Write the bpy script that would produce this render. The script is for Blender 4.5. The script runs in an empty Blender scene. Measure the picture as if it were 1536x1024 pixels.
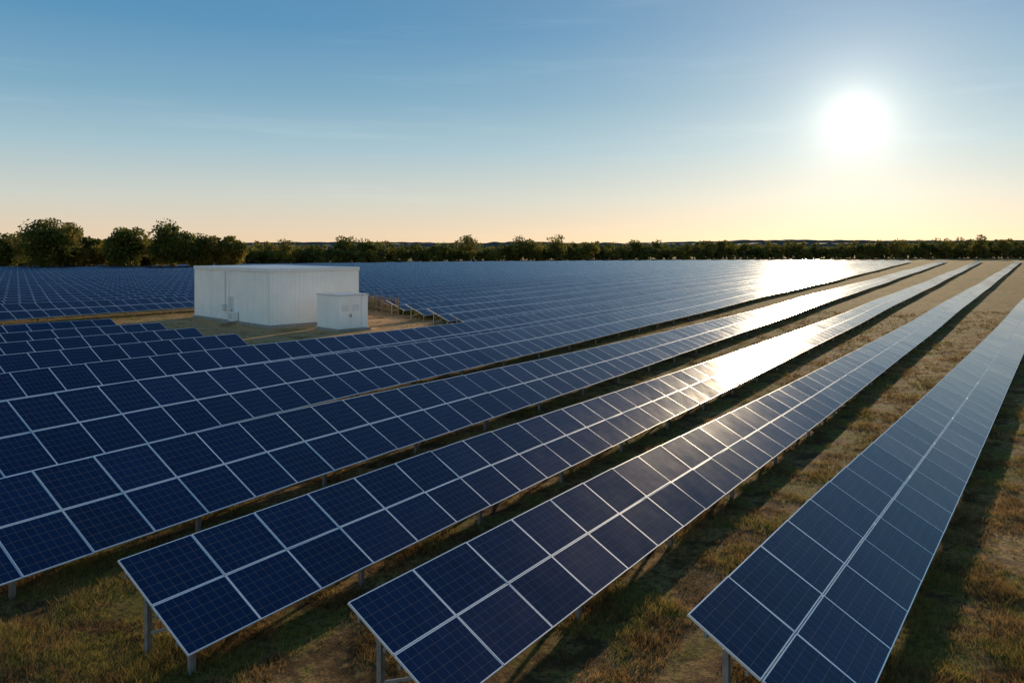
import bpy, math, random
import numpy as np
from mathutils import Vector
random.seed(7); rng=np.random.default_rng(7)
H=8.0
SUN_AZ=math.radians(23.3); SUN_EL=math.radians(8.5)
sund=Vector((math.sin(SUN_AZ)*math.cos(SUN_EL), math.cos(SUN_AZ)*math.cos(SUN_EL), math.sin(SUN_EL)))
scene=bpy.context.scene

# ---------------------------------------------------------------- helpers
def terr(x,y):
    return 0.07*np.sin(x*0.11+0.6)*np.cos(y*0.083)+0.06*np.sin(x*0.043+y*0.037+1.3)

class QB:
    def __init__(s): s.V=[];s.F=[];s.M=[];s.UV=[];s.R=[]
    def quad(s,pts,mi,uv=((0,0),(1,0),(1,1),(0,1)),r=0.0):
        b=len(s.V); s.V+= [tuple(p) for p in pts]; s.F.append((b,b+1,b+2,b+3)); s.M.append(mi); s.UV+=list(uv); s.R.append(r)
    def hexa(s,lo,hi,mi,mtop=None,r=0.0):
        b=len(s.V); s.V+=[tuple(p) for p in lo]+[tuple(p) for p in hi]
        fs=[(4,5,6,7),(3,2,1,0),(0,1,5,4),(1,2,6,5),(2,3,7,6),(3,0,4,7)]
        for i,f in enumerate(fs):
            s.F.append(tuple(b+k for k in f)); s.M.append(mtop if (i==0 and mtop is not None) else mi)
            s.UV+=[(0,0),(1,0),(1,1),(0,1)]; s.R.append(r)
    def beam(s,p,q,w,h,mi,side=None):
        p=Vector(p);q=Vector(q);d=(q-p).normalized()
        sd=Vector(side) if side is not None else (d.cross(Vector((0,0,1))) if abs(d.z)<.95 else Vector((1,0,0)))
        sd=(sd-d*sd.dot(d)).normalized(); up=sd.cross(d).normalized()
        c=[-sd*w/2-up*h/2, sd*w/2-up*h/2, sd*w/2+up*h/2, -sd*w/2+up*h/2]
        s.hexa([p+k for k in c],[q+k for k in c],mi)
    def build(s,name,mats):
        me=bpy.data.meshes.new(name)
        build_mesh(me,np.array(s.V,dtype=np.float32),np.array(s.F,dtype=np.int32),s.M,np.array(s.UV,dtype=np.float32),np.array(s.R,dtype=np.float32))
        for m in mats: me.materials.append(m)
        ob=bpy.data.objects.new(name,me); scene.collection.objects.link(ob); return ob

def build_mesh(me,V,F,M=None,UV=None,R=None,smooth=False):
    k=F.shape[1]; n=len(F)
    me.vertices.add(len(V)); me.vertices.foreach_set("co",V.astype(np.float32).ravel())
    me.loops.add(n*k); me.loops.foreach_set("vertex_index",F.astype(np.int32).ravel())
    me.polygons.add(n); me.polygons.foreach_set("loop_start",(np.arange(n)*k).astype(np.int32))
    try: me.polygons.foreach_set("loop_total",np.full(n,k,dtype=np.int32))
    except Exception: pass
    if M is not None: me.polygons.foreach_set("material_index",np.array(M,dtype=np.int32))
    me.polygons.foreach_set("use_smooth",np.full(n,smooth,dtype=bool))
    me.update(calc_edges=True)
    if UV is not None:
        u=me.uv_layers.new(name="UVMap"); u.data.foreach_set("uv",UV.ravel())
    if R is not None:
        a=me.attributes.new("rnd","FLOAT","FACE"); a.data.foreach_set("value",R)
    me.validate()

def newmat(name):
    m=bpy.data.materials.new(name); m.use_nodes=True
    nt=m.node_tree; b=nt.nodes["Principled BSDF"]; return m,nt,b
def N(nt,t,**kw):
    n=nt.nodes.new(t)
    for k,v in kw.items(): setattr(n,k,v)
    return n
def MATH(nt,op,a,b=None,c=None,clamp=False):
    n=nt.nodes.new("ShaderNodeMath"); n.operation=op; n.use_clamp=clamp
    for i,v in enumerate((a,b,c)):
        if v is None: continue
        if isinstance(v,(int,float)): n.inputs[i].default_value=v
        else: nt.links.new(v,n.inputs[i])
    return n.outputs[0]
def MIX(nt,f,a,b):
    n=nt.nodes.new("ShaderNodeMix"); n.data_type='RGBA'
    for i,v in ((0,f),(6,a),(7,b)):
        if isinstance(v,(int,float)): n.inputs[i].default_value=v
        elif isinstance(v,tuple): n.inputs[i].default_value=(*v,1)
        else: nt.links.new(v,n.inputs[i])
    return n.outputs[2]
def NOISE(nt,vec,scale,detail=4,rough=.6):
    n=nt.nodes.new("ShaderNodeTexNoise"); n.inputs["Scale"].default_value=scale; n.inputs["Detail"].default_value=detail; n.inputs["Roughness"].default_value=rough
    nt.links.new(vec,n.inputs["Vector"]); return n.outputs["Fac"]
def SMOOTH(nt,v,a,b):
    n=nt.nodes.new("ShaderNodeMapRange"); n.interpolation_type='SMOOTHSTEP'
    nt.links.new(v,n.inputs[0]); n.inputs[1].default_value=a; n.inputs[2].default_value=b; return n.outputs[0]

# ---------------------------------------------------------------- materials
def mat_panel():
    m,nt,b=newmat("solar_glass"); L=nt.links
    uv=N(nt,"ShaderNodeUVMap"); uv.uv_map="UVMap"
    sp=N(nt,"ShaderNodeSeparateXYZ"); L.new(uv.outputs[0],sp.inputs[0])
    LW,LH=1.7,1.28
    u=MATH(nt,'MULTIPLY',sp.outputs[0],LW); v=MATH(nt,'MULTIPLY',sp.outputs[1],LH)
    du=MATH(nt,'MINIMUM',u,MATH(nt,'SUBTRACT',LW,u)); dv=MATH(nt,'MINIMUM',v,MATH(nt,'SUBTRACT',LH,v))
    d=MATH(nt,'MINIMUM',du,dv)
    frame=MATH(nt,'LESS_THAN',d,0.021)
    def grid(co,n,w):
        f=MATH(nt,'FRACT',MATH(nt,'MULTIPLY',co,n)); e=MATH(nt,'MINIMUM',f,MATH(nt,'SUBTRACT',1.0,f))
        return MATH(nt,'LESS_THAN',e,w)
    cell=MATH(nt,'MAXIMUM',grid(sp.outputs[0],8,.020),grid(sp.outputs[1],6,.020))
    bus=grid(sp.outputs[1],24,.05)
    at=N(nt,"ShaderNodeAttribute"); at.attribute_name="rnd"; r=at.outputs["Fac"]
    geo=N(nt,"ShaderNodeNewGeometry")
    nz=NOISE(nt,geo.outputs["Position"],1.7,5,.6)
    base=MIX(nt,r,(0.0010,0.0085,0.036),(0.0016,0.0135,0.060))
    base=MIX(nt,MATH(nt,'MULTIPLY',nz,.35),base,(0.0025,0.019,0.070))
    wn=N(nt,"ShaderNodeTexWhiteNoise"); wn.noise_dimensions='3D'
    cb=N(nt,"ShaderNodeCombineXYZ"); L.new(MATH(nt,'FLOOR',MATH(nt,'MULTIPLY',sp.outputs[0],8)),cb.inputs[0]); L.new(MATH(nt,'FLOOR',MATH(nt,'MULTIPLY',sp.outputs[1],6)),cb.inputs[1]); L.new(r,cb.inputs[2]); L.new(cb.outputs[0],wn.inputs[0])
    base=MIX(nt,MATH(nt,'MULTIPLY',wn.outputs[0],.3),base,(.004,.028,.095))
    base=MIX(nt,MATH(nt,'MULTIPLY',bus,.2),base,(.03,.05,.09))
    base=MIX(nt,MATH(nt,'MULTIPLY',cell,.6),base,(.18,.15,.12))
    col=MIX(nt,frame,base,(.90,.90,.89))
    L.new(col,b.inputs["Base Color"])
    L.new(MATH(nt,'MULTIPLY',frame,.5),b.inputs["Metallic"])
    dust=NOISE(nt,geo.outputs["Position"],.35,4,.6)
    rg=MATH(nt,'ADD',MATH(nt,'MULTIPLY',nz,.07),.08)
    rg=MATH(nt,'ADD',MATH(nt,'MULTIPLY',dust,.05),rg)
    rg=MATH(nt,'ADD',MATH(nt,'MULTIPLY',r,.03),rg)
    rg=MATH(nt,'ADD',MATH(nt,'MULTIPLY',frame,.18),rg)
    L.new(rg,b.inputs["Roughness"]); b.inputs["IOR"].default_value=1.33
    return m
def mat_simple(name,col,rough=.5,metal=0.0,noise=0.0,nscale=3.0,col2=None):
    m,nt,b=newmat(name)
    b.inputs["Roughness"].default_value=rough; b.inputs["Metallic"].default_value=metal
    tc=N(nt,"ShaderNodeTexCoord")
    f=NOISE(nt,tc.outputs["Object"],nscale,6,.65)
    c2=col2 or tuple(c*(1-noise) for c in col)
    nt.links.new(MIX(nt,SMOOTH(nt,f,.35,.7),col,c2),b.inputs["Base Color"])
    return m
M_PAN=mat_panel()
M_FRM=mat_simple("aluminium_frame",(.86,.86,.86),.35,.4,.06)
M_STL=mat_simple("galvanised_steel",(.36,.38,.40),.5,.6,.3,6)
M_BACK=mat_simple("panel_backsheet",(.30,.31,.33),.6,0,.1)

def ground_colour(nt,pos):
    n1=NOISE(nt,pos,.16,5,.6); n2=NOISE(nt,pos,.8,6,.65); n3=NOISE(nt,pos,7.0,6,.72)
    c=MIX(nt,SMOOTH(nt,n2,.40,.60),(.14,.075,.028),(.64,.38,.145))
    green=MATH(nt,'MULTIPLY',SMOOTH(nt,MATH(nt,'ADD',MATH(nt,'MULTIPLY',n1,.4),MATH(nt,'MULTIPLY',n2,.6)),.485,.55),.85)
    c=MIX(nt,green,c,(.19,.185,.026))
    c=MIX(nt,MATH(nt,'MULTIPLY',SMOOTH(nt,n3,.42,.60),.75),c,(.075,.046,.018))
    return c,n2,n3
def mat_ground():
    m,nt,b=newmat("dry_grass_ground"); L=nt.links
    geo=N(nt,"ShaderNodeNewGeometry"); pos=geo.outputs["Position"]
    c,n2,n3=ground_colour(nt,pos)
    sp=N(nt,"ShaderNodeSeparateXYZ"); L.new(pos,sp.inputs[0])
    dx=MATH(nt,'DIVIDE',MATH(nt,'ADD',sp.outputs[0],24.0),19.0); dy=MATH(nt,'DIVIDE',MATH(nt,'SUBTRACT',sp.outputs[1],76.0),27.0)
    rr=MATH(nt,'ADD',MATH(nt,'MULTIPLY',dx,dx),MATH(nt,'MULTIPLY',dy,dy))
    rr=MATH(nt,'ADD',rr,MATH(nt,'MULTIPLY',MATH(nt,'SUBTRACT',n2,.5),1.3))
    yard=SMOOTH(nt,rr,1.45,.7)
    n5=NOISE(nt,pos,.35,5,.65)
    dirt=MIX(nt,SMOOTH(nt,n3,.35,.65),(.70,.42,.21),(.46,.26,.125))
    dirt=MIX(nt,SMOOTH(nt,n5,.5,.62),dirt,(.30,.19,.08))
    c=MIX(nt,MATH(nt,'MULTIPLY',yard,.9),c,dirt)
    L.new(c,b.inputs["Base Color"]); b.inputs["Roughness"].default_value=.95; b.inputs["Specular IOR Level"].default_value=.1
    n4=NOISE(nt,pos,22,5,.7)
    hgt=MATH(nt,'ADD',MATH(nt,'MULTIPLY',n3,.6),MATH(nt,'MULTIPLY',n4,.4))
    hgt=MATH(nt,'ADD',hgt,MATH(nt,'MULTIPLY',n2,1.2))
    bp=N(nt,"ShaderNodeBump"); bp.inputs["Strength"].default_value=1.0; bp.inputs["Distance"].default_value=.20
    L.new(hgt,bp.inputs["Height"]); L.new(bp.outputs[0],b.inputs["Normal"])
    return m
M_GND=mat_ground()
def mat_leaf(name,cA,cB,cC,trans=.35,blade=False):
    m,nt,b=newmat(name); L=nt.links
    at=N(nt,"ShaderNodeAttribute"); at.attribute_name="rnd"; r=at.outputs["Fac"]
    geo=N(nt,"ShaderNodeNewGeometry")
    if blade:
        c,_,_=ground_colour(nt,geo.outputs["Position"])
        c=MIX(nt,MATH(nt,'MULTIPLY',r,.4),c,(.50,.34,.12))
    else:
        c=MIX(nt,r,cA,cB)
        n=NOISE(nt,geo.outputs["Position"],.07,3,.5)
        c=MIX(nt,MATH(nt,'MULTIPLY',SMOOTH(nt,n,.42,.62),.8),c,cC)
    L.new(c,b.inputs["Base Color"]); b.inputs["Roughness"].default_value=.7; b.inputs["Specular IOR Level"].default_value=.2
    tr=N(nt,"ShaderNodeBsdfTranslucent"); L.new(c,tr.inputs[0])
    mx=N(nt,"ShaderNodeMixShader"); mx.inputs[0].default_value=trans
    L.new(b.outputs[0],mx.inputs[1]); L.new(tr.outputs[0],mx.inputs[2]); L.new(mx.outputs[0],nt.nodes["Material Output"].inputs[0])
    return m
M_LEAF=mat_leaf("foliage",(.05,.068,.014),(.14,.15,.032),(.24,.19,.04),.5)
M_BLADE=mat_leaf("grass_blades",None,None,None,.45,True)
M_SHRUB=mat_leaf("shrub_leaves",(.05,.065,.014),(.15,.15,.03),(.20,.16,.04),.5)
M_BARK=mat_simple("bark",(.09,.06,.04),.9,0,.4,4)
M_WOOD=mat_simple("weathered_wood",(.26,.19,.12),.9,0,.4,4)

# ---------------------------------------------------------------- ground
def axis(parts):
    out=[]
    for a,b,s in parts: out+=list(np.arange(a,b,s))
    return np.array(out+[parts[-1][1]])
gx=axis([(-6000,-1000,400),(-1000,-240,40),(-240,-60,5),(-60,90,1.2),(90,300,5),(300,1000,40),(1000,6000,400)])
gy=axis([(-400,-40,30),(-40,0,4),(0,130,1.2),(130,500,6),(500,1200,50),(1200,9000,500)])
X,Y=np.meshgrid(gx,gy); Z=terr(X,Y); nx,ny=len(gx),len(gy)
V=np.stack([X.ravel(),Y.ravel(),Z.ravel()],1)
i=np.arange(nx-1)[None,:]+np.arange(ny-1)[:,None]*nx
F=np.stack([i,i+1,i+1+nx,i+nx],-1).reshape(-1,4)
me=bpy.data.meshes.new("ground"); build_mesh(me,V,F,smooth=True); me.materials.append(M_GND)
scene.collection.objects.link(bpy.data.objects.new("ground",me))

# ---------------------------------------------------------------- solar rows
A=7.4; ZL=0.6
def farY(s): return float(np.interp(s,[-1.2,-.643,-.3,0,.3,.64,1.0],[262,284,335,405,450,432,420]))
def row(theta,off,w,segs,ml=1.7,tilt=30,near=False):
    th=math.radians(theta); d=np.array([math.sin(th),math.cos(th)]); n=np.array([math.cos(th),-math.sin(th)])
    W=w*A; q=QB()
    def P(t,f,dz=0.0):   # f 0 = low edge, 1 = high edge; tables lie flatter further out
        xy=n*(off*A-W*f)+d*t
        tl=tilt-float(np.interp(t,[20,40,60,90,200],[0,5,10,13,16]))
        return Vector((xy[0],xy[1],ZL+W*math.tan(math.radians(tl))*f+dz))
    rise=W*math.tan(math.radians(tilt))
    nrm=Vector((n[0]*rise,n[1]*rise,W)).normalized()
    D=Vector((d[0],d[1],0))
    any_=False
    for (t0,t1) in segs:
        k=0; t=t0
        while t<t1:
            c=P(t,.5)
            s=c.x/max(c.y,1)
            if c.y>farY(s): break
            if (c.y>40 and s<-0.95): t+=ml;k+=1;continue
            any_=True
            dist=math.hypot(c.x,c.y)
            z0=float(terr(c.x,c.y)); gap=.008
            for half in (0,1):
                f0=half*.5+(.003 if half else 0); f1=f0+.497
                j=rng.normal(0,.004,2)
                a0=P(t+gap,f0); a1=P(t+ml-gap,f0); a2=P(t+ml-gap,f1); a3=P(t+gap,f1)
                zz=Vector((0,0,z0)); r=random.random()
                pts=[a0+zz+nrm*(j[0]+j[1]),a1+zz+nrm*(-j[0]+j[1]),a2+zz+nrm*(-j[0]-j[1]),a3+zz+nrm*(j[0]-j[1])]
                if dist<130:
                    q.hexa([p-nrm*.04 for p in pts],pts,1,0,r)
                    q.M[-5]=3
                else: q.quad(pts,0,r=r)
            # structure
            if dist<150:
                zz=Vector((0,0,z0-.0))
                for f in (.14,.42,.58,.86):
                    q.beam(P(t-.0,f)+zz-nrm*.085,P(t+ml,f)+zz-nrm*.085,.05,.085,2)
                if k%3==0 or k==0:
                    tt=t+ (.35 if k==0 else 0.0)
                    q.beam(P(tt,.05)+zz-nrm*.175,P(tt,.95)+zz-nrm*.175,.07,.09,2)
                    for f in (.13,.74):
                        top=P(tt,f)+zz-nrm*.21; bot=Vector((top.x,top.y,z0-.3))
                        if dist<70:
                            for o in (-.05,.05): q.beam(bot+D*o,top+D*o,.012,.10,2,side=D)
                            q.beam(bot,top,.10,.012,2,side=D)
                        else: q.beam(bot,top,.10,.09,2,side=D)
                    pa=P(tt,.74)+zz; pb=P(tt,.30)+zz-nrm*.2
                    q.beam(Vector((pa.x,pa.y,z0+.45)),pb,.05,.05,2)
            k+=1; t+=ml
    if any_: q.build("solar_panel_row",[M_PAN,M_FRM,M_STL,M_BACK])
row(35.0,-.36,.325,[(12.2,600)],ml=1.85)
row(33.5,-1.06,.285,[(9.9,600)])
row(32.0,-1.70,.295,[(9.1,600)],ml=1.65)
row(30.8,-2.50,.37,[(-20,600)],ml=1.65)
row(29.8,-3.60,.42,[(-20,600)],tilt=31)
row(30,-4.52,.39,[(-20,600)],tilt=33)
def tfor(off,w,px_s=None,Yv=None):
    n=(math.cos(math.radians(30)),-math.sin(math.radians(30))); 
    return (Yv-n[1]*(off-w)*A)/math.cos(math.radians(30))
for off,ye,ys in ((-5.38,52.8,75),(-6.23,57.2,82.5),(-7.08,61,89.5),(-7.93,64.6,96.5),(-8.78,None,104),(-9.63,None,112),(-10.5,None,120)):
    segs=[]
    if ye: segs.append((-60,tfor(off,.36,Yv=ye)))
    segs.append((tfor(off,.36,Yv=ys),700))
    row(30,off,.38,segs,tilt=34)
off=-11.45
while off>-44:
    row(30,off,.40,[(-140,700)],tilt=33); off-=.86
row(36,.62,.30,[(16,600)]); row(37,1.5,.30,[(16,600)])

# ---------------------------------------------------------------- grass
def grass(name,n,ymin,ymax,smin,smax,hb,wb,nb=6):
    u=rng.random(n); Yc=ymin*(ymax/ymin)**u; s=rng.uniform(smin,smax,n); Xc=Yc*s
    keep=~((((Xc+24)/17)**2+((Yc-74)/24)**2<1)&(rng.random(n)<.8))
    pat=np.sin(Xc*.9+np.sin(Yc*.7)*2)*np.sin(Yc*.8+np.cos(Xc*.6)*2)+.5*np.sin(Xc*2.7+Yc)*np.cos(Yc*2.3-Xc*.7)
    keep&=(pat+rng.normal(0,.45,n)>-.55)
    Xc=Xc[keep];Yc=Yc[keep];pat=pat[keep]+rng.normal(0,.4,keep.sum());n=len(Xc)
    hs=np.clip(.6+.5*pat,.2,1.8)
    ids=np.repeat(np.arange(n),nb); m=len(ids)
    ang=rng.uniform(0,2*np.pi,m); rad=np.abs(rng.normal(0,.085,m)); dist=Yc[ids]
    bx=Xc[ids]+rad*np.cos(ang); by=Yc[ids]+rad*np.sin(ang); bz=terr(bx,by)-.02
    yaw=rng.uniform(0,2*np.pi,m); w=wb*rng.uniform(.5,1.2,m)*(.6+dist/45)
    h=hb*hs[ids]*rng.uniform(.5,1.2,m); lean=rng.normal(0,.6,(m,2))
    p0=np.stack([bx-np.cos(yaw)*w/2,by-np.sin(yaw)*w/2,bz],1)
    p1=np.stack([bx+np.cos(yaw)*w/2,by+np.sin(yaw)*w/2,bz],1)
    p2=np.stack([bx+lean[:,0]*h,by+lean[:,1]*h,bz+h],1)
    V=np.stack([p0,p1,p2],1).reshape(-1,3); F=np.arange(m*3).reshape(-1,3)
    me=bpy.data.meshes.new(name); build_mesh(me,V,F,R=rng.random(m).astype(np.float32)); me.materials.append(M_BLADE)
    scene.collection.objects.link(bpy.data.objects.new(name,me))
grass("grass",165000,10.5,100,-.80,.85,.18,.018,7)

# ---------------------------------------------------------------- trees
def leaves_for(center,R,Hc,nblob,nleaf,size,out,bs=1.1):
    bl=[]
    for _ in range(nblob):
        v=rng.normal(0,1,3); v/=np.linalg.norm(v); rr=rng.uniform(.25,.85)
        c=np.array(center)+v*np.array([R,R,Hc/2])*rr; bl.append((c,rng.uniform(.22,.42)*min(R,Hc/2)*bs))
    per=nleaf//nblob
    for c,br in bl:
        v=rng.normal(0,1,(per,3)); v/=np.linalg.norm(v,axis=1)[:,None]
        r=br*rng.uniform(.55,1.12,per)[:,None]
        P=c+v*r*np.array([1,1,.85])
        a=rng.normal(0,1,(per,3)); a/=np.linalg.norm(a,axis=1)[:,None]
        b=np.cross(a,rng.normal(0,1,(per,3))); b/=np.linalg.norm(b,axis=1)[:,None]
        sz=size*rng.uniform(.5,1.2,per)[:,None]
        Q=np.stack([P-a*sz,P-b*sz*.6,P+a*sz,P+b*sz*.6],1)
        out.append(Q); 
    return bl
def cone(q,p,r0,p1,r1,mi,n=7):
    p=Vector(p);p1=Vector(p1);d=(p1-p).normalized(); s=d.cross(Vector((.3,.9,.1))).normalized(); u=d.cross(s)
    for i in range(n):
        a=2*math.pi*i/n;b=2*math.pi*(i+1)/n
        f=lambda c,r,t:c+(s*math.cos(t)+u*math.sin(t))*r
        q.quad([f(p,r0,a),f(p,r0,b),f(p1,r1,b),f(p1,r1,a)],mi)
def tree_into(q,outs,x,y,h,R,nblob,nleaf,size,base=.18,bs=1.1):
    z=float(terr(x,y)); Hc=h*(1-base); c=(x,y,z+h*base+Hc/2)
    bl=leaves_for(c,R,Hc,nblob,nleaf,size,outs,bs)
    top=(x+random.uniform(-.5,.5),y,z+h*.6)
    cone(q,(x,y,z-.2),h*.028,top,h*.012,1)
    for b,_ in bl[:6]: cone(q,(x,y,z+h*random.uniform(.22,.5)),h*.012,tuple(b),h*.004,1,5)
def finish_tree(name,q,outs,mat):
    Q=np.concatenate(outs,0); m=len(Q)
    tv=np.array(q.V,dtype=np.float32).reshape(-1,3); tf=np.array(q.F,dtype=np.int32).reshape(-1,4)
    V=np.concatenate([tv,Q.reshape(-1,3)],0); F=np.concatenate([tf,np.arange(m*4).reshape(-1,4)+len(tv)],0)
    M=[1]*len(tf)+[0]*m
    R=np.concatenate([np.zeros(len(tf)),np.repeat(rng.random(m//40+1),40)[:m]*.6+rng.random(m)*.4]).astype(np.float32)
    me=bpy.data.meshes.new(name); build_mesh(me,V,F,M,None,R); me.materials.append(mat); me.materials.append(M_BARK)
    scene.collection.objects.link(bpy.data.objects.new(name,me))
for px,Yv,h,R in ((74,282,18.6,12.5),(140,296,11.8,6.5),(190,288,15.8,7.8),(257,287,16.6,8.6),(308,296,13,7),(8,296,12.6,9),(345,302,12.8,6.2),(222,302,11,6),(110,302,10.5,6)):
    x=(px-768)/1195*Yv; q=QB(); o=[]
    tree_into(q,o,x,Yv,h,R,36,9500,.62,base=.02,bs=1.35); finish_tree("tree",q,o,M_LEAF)
q=QB();o=[]
for layer in range(4):
    s=-1.15
    while s<1.15:
        Yb=float(np.interp(s,[-1.2,-.643,-.35,-.15,.1,.3,.64,1.2],[285,308,395,450,520,590,620,620]))+layer*11+random.uniform(-4,4)
        h=random.uniform(8.6,11.8)+ (2.6 if random.random()<.14 else 0)
        h+=1.1*math.sin(s*31)+.9*math.sin(s*73+1.2)
        if s>.05: h+=1.5
        if s>.5: h+=2.4
        if random.random()<.15: h*=.75
        R=random.uniform(3.6,6.6)
        tree_into(q,o,s*Yb,Yb,h,R,10,460,.75,base=-.05,bs=1.2)
        if layer<2: leaves_for((s*Yb+random.uniform(-2,2),Yb-5,1.8),random.uniform(2.5,4.5),random.uniform(3.5,5.5),5,170,.7,o)
        s+=random.uniform(4.0,8.0)/Yb
for px,Yv,h in ((520,450,16.4),(545,455,14),(425,400,13),(705,470,15.2),(782,490,15.6),(800,492,14.4),(835,495,15.2),(880,500,14),(960,540,14),(1060,560,14.2),(1420,600,18.5),(1445,600,17),(1470,605,19),(1510,605,18),(1350,600,15.5)):
    tree_into(q,o,(px-768)/1195*Yv,Yv,h,7.6,14,1400,.68,base=.05,bs=1.35)
finish_tree("distant_trees",q,o,M_LEAF)

# tall rank grass / scrub beside the yard
n=5200; f=rng.random(n); bx=-18.2+f*14.5+rng.normal(0,1.1,n); by=110-f*23+rng.normal(0,1.1,n)
cl=.55+.45*np.sin(bx*2.1+np.sin(by*1.3)*2)*np.cos(by*1.7)
h=(.35+1.0*cl)*rng.uniform(.5,1.1,n); nb=4
ids=np.repeat(np.arange(n),nb); m=len(ids)
x=bx[ids]+rng.normal(0,.12,m); y=by[ids]+rng.normal(0,.12,m); z=terr(x,y)-.03; yaw=rng.uniform(0,6.28,m); w=rng.uniform(.05,.11,m); hh=h[ids]*rng.uniform(.6,1.1,m); le=rng.normal(0,.28,(m,2))
V=np.stack([np.stack([x-np.cos(yaw)*w,y-np.sin(yaw)*w,z],1),np.stack([x+np.cos(yaw)*w,y+np.sin(yaw)*w,z],1),np.stack([x+le[:,0]*hh,y+le[:,1]*hh,z+hh],1)],1).reshape(-1,3)
me=bpy.data.meshes.new("shrubs"); build_mesh(me,V,np.arange(m*3).reshape(-1,3),R=rng.random(m).astype(np.float32)); me.materials.append(M_SHRUB)
scene.collection.objects.link(bpy.data.objects.new("shrubs",me))
# wooden fence behind the cabinet
q=QB(); a=Vector((-20.5,107.0,0)); b=Vector((-13.6,95.5,0)); nf=30
for k in range(nf+1):
    p=a.lerp(b,k/nf)+Vector((0,0,float(terr(a.x,a.y)))); hh=1.9+random.uniform(-.08,.08)
    wd=.18 if k%6==0 else .11
    q.beam(p+Vector((0,0,-.2)),p+Vector((random.uniform(-.03,.03),0,hh+(.2 if k%6==0 else 0))),wd,wd*.5,0,side=(b-a).normalized())
off_=Vector((-(b-a).y,(b-a).x,0)).normalized()*.06
for zz in (.45,1.5): q.beam(a+off_+Vector((0,0,zz)),b+off_+Vector((0,0,zz)),.05,.12,0)
q.build("wooden_fence",[M_WOOD])

# far forested hills
M_HILL=mat_simple("far_forest",(.045,.066,.070),.95,0,.15,.004)
for Yh,hh,am,seed in ((1500,15,3,1),(2600,30,6,5)):
    xs=np.linspace(-1.6*Yh,1.6*Yh,900); r2=np.random.default_rng(seed)
    nn=np.convolve(r2.normal(0,1.6,900),np.ones(3)/3,'same')
    top=hh+am*np.sin(xs/Yh*5+seed)+am*.5*np.sin(xs/Yh*13+2*seed)+nn
    V=[];
    for k in range(900):
        V+= [(xs[k],Yh,-2),(xs[k],Yh+10,top[k]*.97),(xs[k],Yh+60,top[k]),(xs[k],Yh+500,-2)]
    F=[]
    for k in range(899):
        for j in range(3): F.append((4*k+j,4*k+4+j,4*k+5+j,4*k+1+j))
    me=bpy.data.meshes.new("hills"); build_mesh(me,np.array(V,dtype=np.float32),np.array(F,dtype=np.int32)); me.materials.append(M_HILL)
    scene.collection.objects.link(bpy.data.objects.new("hills",me))

# ---------------------------------------------------------------- buildings
M_CLAD=mat_simple("white_cladding",(.90,.89,.87),.55,0,.07,.4)
M_TRIM=mat_simple("white_trim",(.78,.78,.77),.5,0,.05)
M_ROOF=mat_simple("roof_sheet",(.60,.63,.66),.4,0,.1)
M_CONC=mat_simple("concrete",(.36,.33,.29),.9,0,.3)
M_DOOR=mat_simple("door_paint",(.60,.61,.62),.5,0,.05)
M_DARK=mat_simple("dark_metal",(.16,.16,.17),.6,0,.2)
mats=[M_CLAD,M_TRIM,M_ROOF,M_CONC,M_DOOR,M_DARK]
def shed(name,C,u,v,lu,lv,h,parts):
    """C near corner, u along right face, v along left face."""
    par=bpy.data.objects.new(name,None); scene.collection.objects.link(par)
    C=Vector(C);u=Vector(u).normalized();v=Vector(v).normalized(); v=(v-u*v.dot(u)).normalized()
    def box(q,a0,a1,b0,b1,z0,z1,mi):
        f=lambda a,b,z:C+u*a+v*b+Vector((0,0,z))
        q.hexa([f(a0,b0,z0),f(a1,b0,z0),f(a1,b1,z0),f(a0,b1,z0)],[f(a0,b0,z1),f(a1,b0,z1),f(a1,b1,z1),f(a0,b1,z1)],mi)
    for nm,fn in parts:
        q=QB(); fn(q,box); ob=q.build(name+"_"+nm,mats); ob.name=nm; ob.parent=par
    return par
LU,LV,HB=10.5,17.7,5.85
def w_walls(q,box):
    box(q,0,LU,0,LV,.25,HB-.1,0)
    k=.35
    while k<LV-.2: box(q,-.045,0-.001,k,k+.07,.3,HB-.3,0); k+=.5
    k=.35
    while k<LU-.2: box(q,k,k+.07,-.045,-.001,.3,HB-.3,0); k+=.5
def w_trim(q,box):
    for a,b in ((-.06,-.06),(LU-.06,-.06),(-.06,LV-.06)): box(q,a,a+.12,b,b+.12,.26,HB-.28,1)
    for j in range(1,4): box(q,-.055,-.002,LV*j/4-.05,LV*j/4+.05,.3,HB-.3,1)
    box(q,-.12,LU+.12,-.12,0-.06,HB-.27,HB+.10,1); box(q,-.12,-.06,-.06,LV+.06,HB-.27,HB+.10,1)
    box(q,LU+.06,LU+.12,-.06,LV+.06,HB-.27,HB+.10,1); box(q,-.12,LU+.12,LV+.06,LV+.12,HB-.27,HB+.10,1)
def w_roof(q,box): box(q,-.055,LU+.055,-.055,LV+.055,HB-.09,HB+.03,2)
def w_base(q,box): box(q,-.25,LU+.25,-.25,LV+.25,-.3,.22,3)
def w_door(q,box):
    box(q,-.07,-.048,7.9,8.95,.25,2.75,4); box(q,-.09,-.047,7.8,7.9,.25,2.85,1); box(q,-.09,-.047,8.95,9.05,.25,2.85,1); box(q,-.09,-.047,7.9,8.95,2.75,2.85,1)
    box(q,-.13,-.07,8.05,8.12,1.2,1.45,5); box(q,-1.0,-.26,7.7,9.2,-.1,.12,3)
def w_unit(q,box):
    box(q,-.75,-.1,6.6,7.5,.3,1.25,1); box(q,-.77,-.755,6.7,7.4,.5,1.1,4); box(q,-.28,-.048,9.5,10.0,1.2,1.9,4)
    box(q,-.10,-.048,9.7,9.78,1.9,HB-.35,4)
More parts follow.
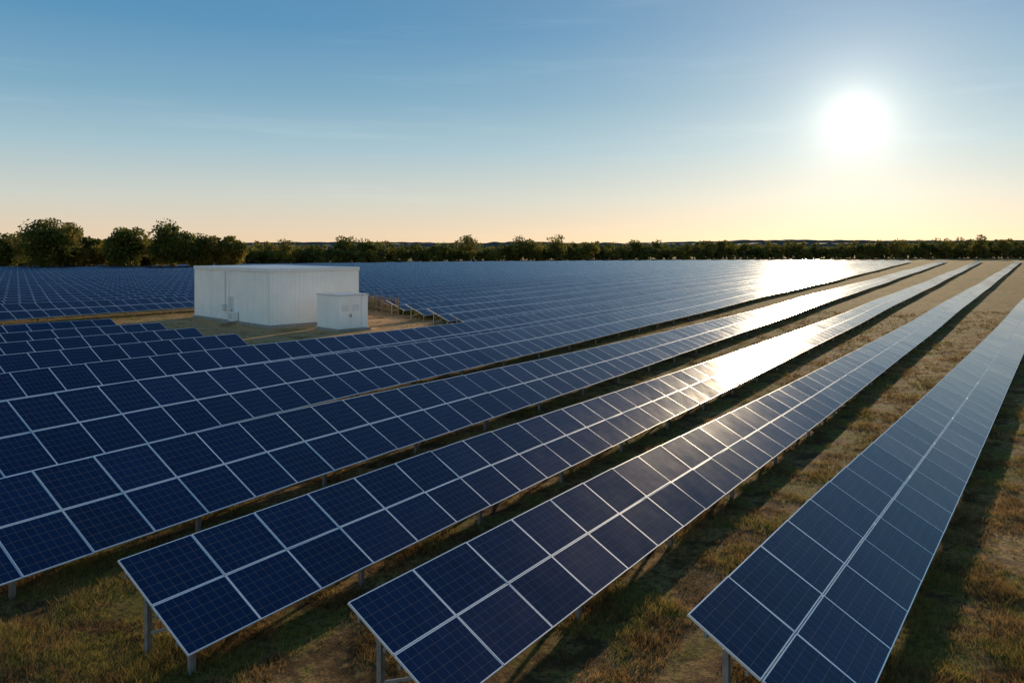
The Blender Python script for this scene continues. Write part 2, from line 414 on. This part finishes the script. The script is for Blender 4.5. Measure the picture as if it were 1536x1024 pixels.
shed("white_industrial_building",(-24.3,79.7,0),(.71,.70,0),(-.70,.71,0),LU,LV,HB,[("walls",w_walls),("corner_trim",w_trim),("roof",w_roof),("plinth",w_base),("door",w_door),("air_unit",w_unit)])
SU,SV,SH=3.3,4.0,3.5
def s_body(q,box): box(q,0,2.5,0,SV,.2,SH-.12,0); box(q,2.56,SU,.04,SV-.04,.2,SH-.16,0)
def s_lid(q,box): box(q,-.08,SU+.06,-.08,SV+.08,SH-.115,SH,2)
def s_base(q,box): box(q,-.2,SU+.2,-.2,SV+.2,-.3,.19,3)
def s_doors(q,box):
    for a in (.12,1.28): box(q,a,a+1.1,-.035,-.003,.35,SH-.3,0); 
    for a in (.25,1.40):
        for z in np.arange(1.9,2.5,.09): box(q,a,a+.8,-.05,-.037,z,z+.04,4)
    box(q,1.14,1.2,-.07,-.037,1.3,1.6,5); box(q,1.31,1.37,-.07,-.037,1.3,1.6,5)
    for b in (.15,2.05): box(q,-.035,-.003,b,b+1.8,.35,SH-.3,0)
shed("equipment_cabinet",(-16.6,76.5,0),(.71,.70,0),(-.70,.71,0),SU,SV,SH,[("body",s_body),("lid",s_lid),("plinth",s_base),("doors",s_doors)])

# ---------------------------------------------------------------- world
w=bpy.data.worlds.new("World"); scene.world=w; w.use_nodes=True; nt=w.node_tree; L=nt.links
bg=nt.nodes["Background"]
sky=N(nt,"ShaderNodeTexSky"); sky.sky_type='NISHITA'; sky.sun_disc=False; sky.sun_elevation=SUN_EL; sky.sun_rotation=SUN_AZ
sky.air_density=1.0; sky.dust_density=0.3; sky.ozone_density=2.0
tc=N(nt,"ShaderNodeTexCoord"); vn=N(nt,"ShaderNodeVectorMath",operation='NORMALIZE'); L.new(tc.outputs["Generated"],vn.inputs[0])
dt=N(nt,"ShaderNodeVectorMath",operation='DOT_PRODUCT'); L.new(vn.outputs[0],dt.inputs[0]); dt.inputs[1].default_value=sund
th=MATH(nt,'ARCCOSINE',MATH(nt,'MINIMUM',dt.outputs["Value"],.999999))
def EXP(k,amp,sq=False):
    x=MATH(nt,'DIVIDE',th,k)
    if sq: x=MATH(nt,'MULTIPLY',x,x)
    return MATH(nt,'MULTIPLY',MATH(nt,'EXPONENT',MATH(nt,'MULTIPLY',x,-1.0)),amp)
def scalecol(f,c):
    v=N(nt,"ShaderNodeVectorMath",operation='SCALE'); v.inputs[0].default_value=c; L.new(f,v.inputs["Scale"]); return v.outputs[0]
def scalevec(vec,f):
    v=N(nt,"ShaderNodeVectorMath",operation='SCALE'); L.new(vec,v.inputs[0])
    if isinstance(f,(int,float)): v.inputs["Scale"].default_value=f
    else: L.new(f,v.inputs["Scale"])
    return v.outputs[0]
def add(a,b):
    v=N(nt,"ShaderNodeVectorMath",operation='ADD'); L.new(a,v.inputs[0]); L.new(b,v.inputs[1]); return v.outputs[0]
def mul(a,b):
    v=N(nt,"ShaderNodeVectorMath",operation='MULTIPLY'); L.new(a,v.inputs[0]); L.new(b,v.inputs[1]); return v.outputs[0]
K=10.0
sp=N(nt,"ShaderNodeSeparateXYZ"); L.new(vn.outputs[0],sp.inputs[0])
rp=N(nt,"ShaderNodeValToRGB"); L.new(sp.outputs[2],rp.inputs[0]); cr=rp.color_ramp
stops=[(0,(.82,.61,.40)),(.02,(.79,.64,.48)),(.06,(.64,.66,.60)),(.12,(.39,.56,.64)),(.18,(.22,.42,.57)),(.26,(.105,.30,.51)),(.5,(.045,.16,.35)),(1,(.03,.11,.27))]
cr.elements[0].position=0; cr.elements[0].color=(*stops[0][1],1); cr.elements[1].position=1; cr.elements[1].color=(*stops[-1][1],1)
for p,c in stops[1:-1]: e=cr.elements.new(p); e.color=(*c,1)
back_fill=MIX(nt,SMOOTH(nt,sp.outputs[1],.15,-.8),(1,1,1),(2.6,1.95,1.45))  # added warm fill: sky behind the camera boosted to brighten the building faces
base=mul(scalevec(rp.outputs[0],.92*K),back_fill)
base=add(base,scalevec(sky.outputs[0],.06))
g=add(scalecol(EXP(.0105,9*K,True),(1,.97,.90)),scalecol(EXP(.19,.40*K),(1,.82,.60)))
g=add(g,scalecol(EXP(.026,.95*K),(1,.90,.70)))
hz=MATH(nt,'EXPONENT',MATH(nt,'MULTIPLY',MATH(nt,'ABSOLUTE',sp.outputs[2]),-28.0))
g=add(g,scalecol(MATH(nt,'MULTIPLY',hz,EXP(.38,.42*K)),(1,.66,.26)))
tot=add(base,g)
# thin cirrus
mp=N(nt,"ShaderNodeMapping"); mp.inputs["Scale"].default_value=(1.2,1.2,14); mp.inputs["Rotation"].default_value=(.03,.05,0); mp.inputs["Location"].default_value=(1.3,.4,2.1); L.new(vn.outputs[0],mp.inputs[0])
cn=NOISE(nt,mp.outputs[0],2.2,7,.6); cm=SMOOTH(nt,cn,.54,.80)
tot=add(tot,scalecol(MATH(nt,'MULTIPLY',cm,.06*K),(1,.88,.76)))
L.new(tot,bg.inputs[0]); bg.inputs[1].default_value=.1

sl=bpy.data.lights.new("sun","SUN"); sl.energy=5.0; sl.angle=math.radians(.55); sl.color=(1,.76,.48)
so=bpy.data.objects.new("sun",sl); scene.collection.objects.link(so); so.rotation_euler=sund.to_track_quat('Z','Y').to_euler(); so.location=(60,120,60)

cam=bpy.data.cameras.new("camera"); co=bpy.data.objects.new("camera",cam); scene.collection.objects.link(co)
co.location=(0,0,H); co.rotation_euler=(math.radians(90),0,0); cam.sensor_width=36; cam.lens=28; cam.shift_y=-.0911; cam.clip_end=20000
scene.camera=co
scene.view_settings.view_transform='Standard'; scene.view_settings.look='None'; scene.view_settings.exposure=0
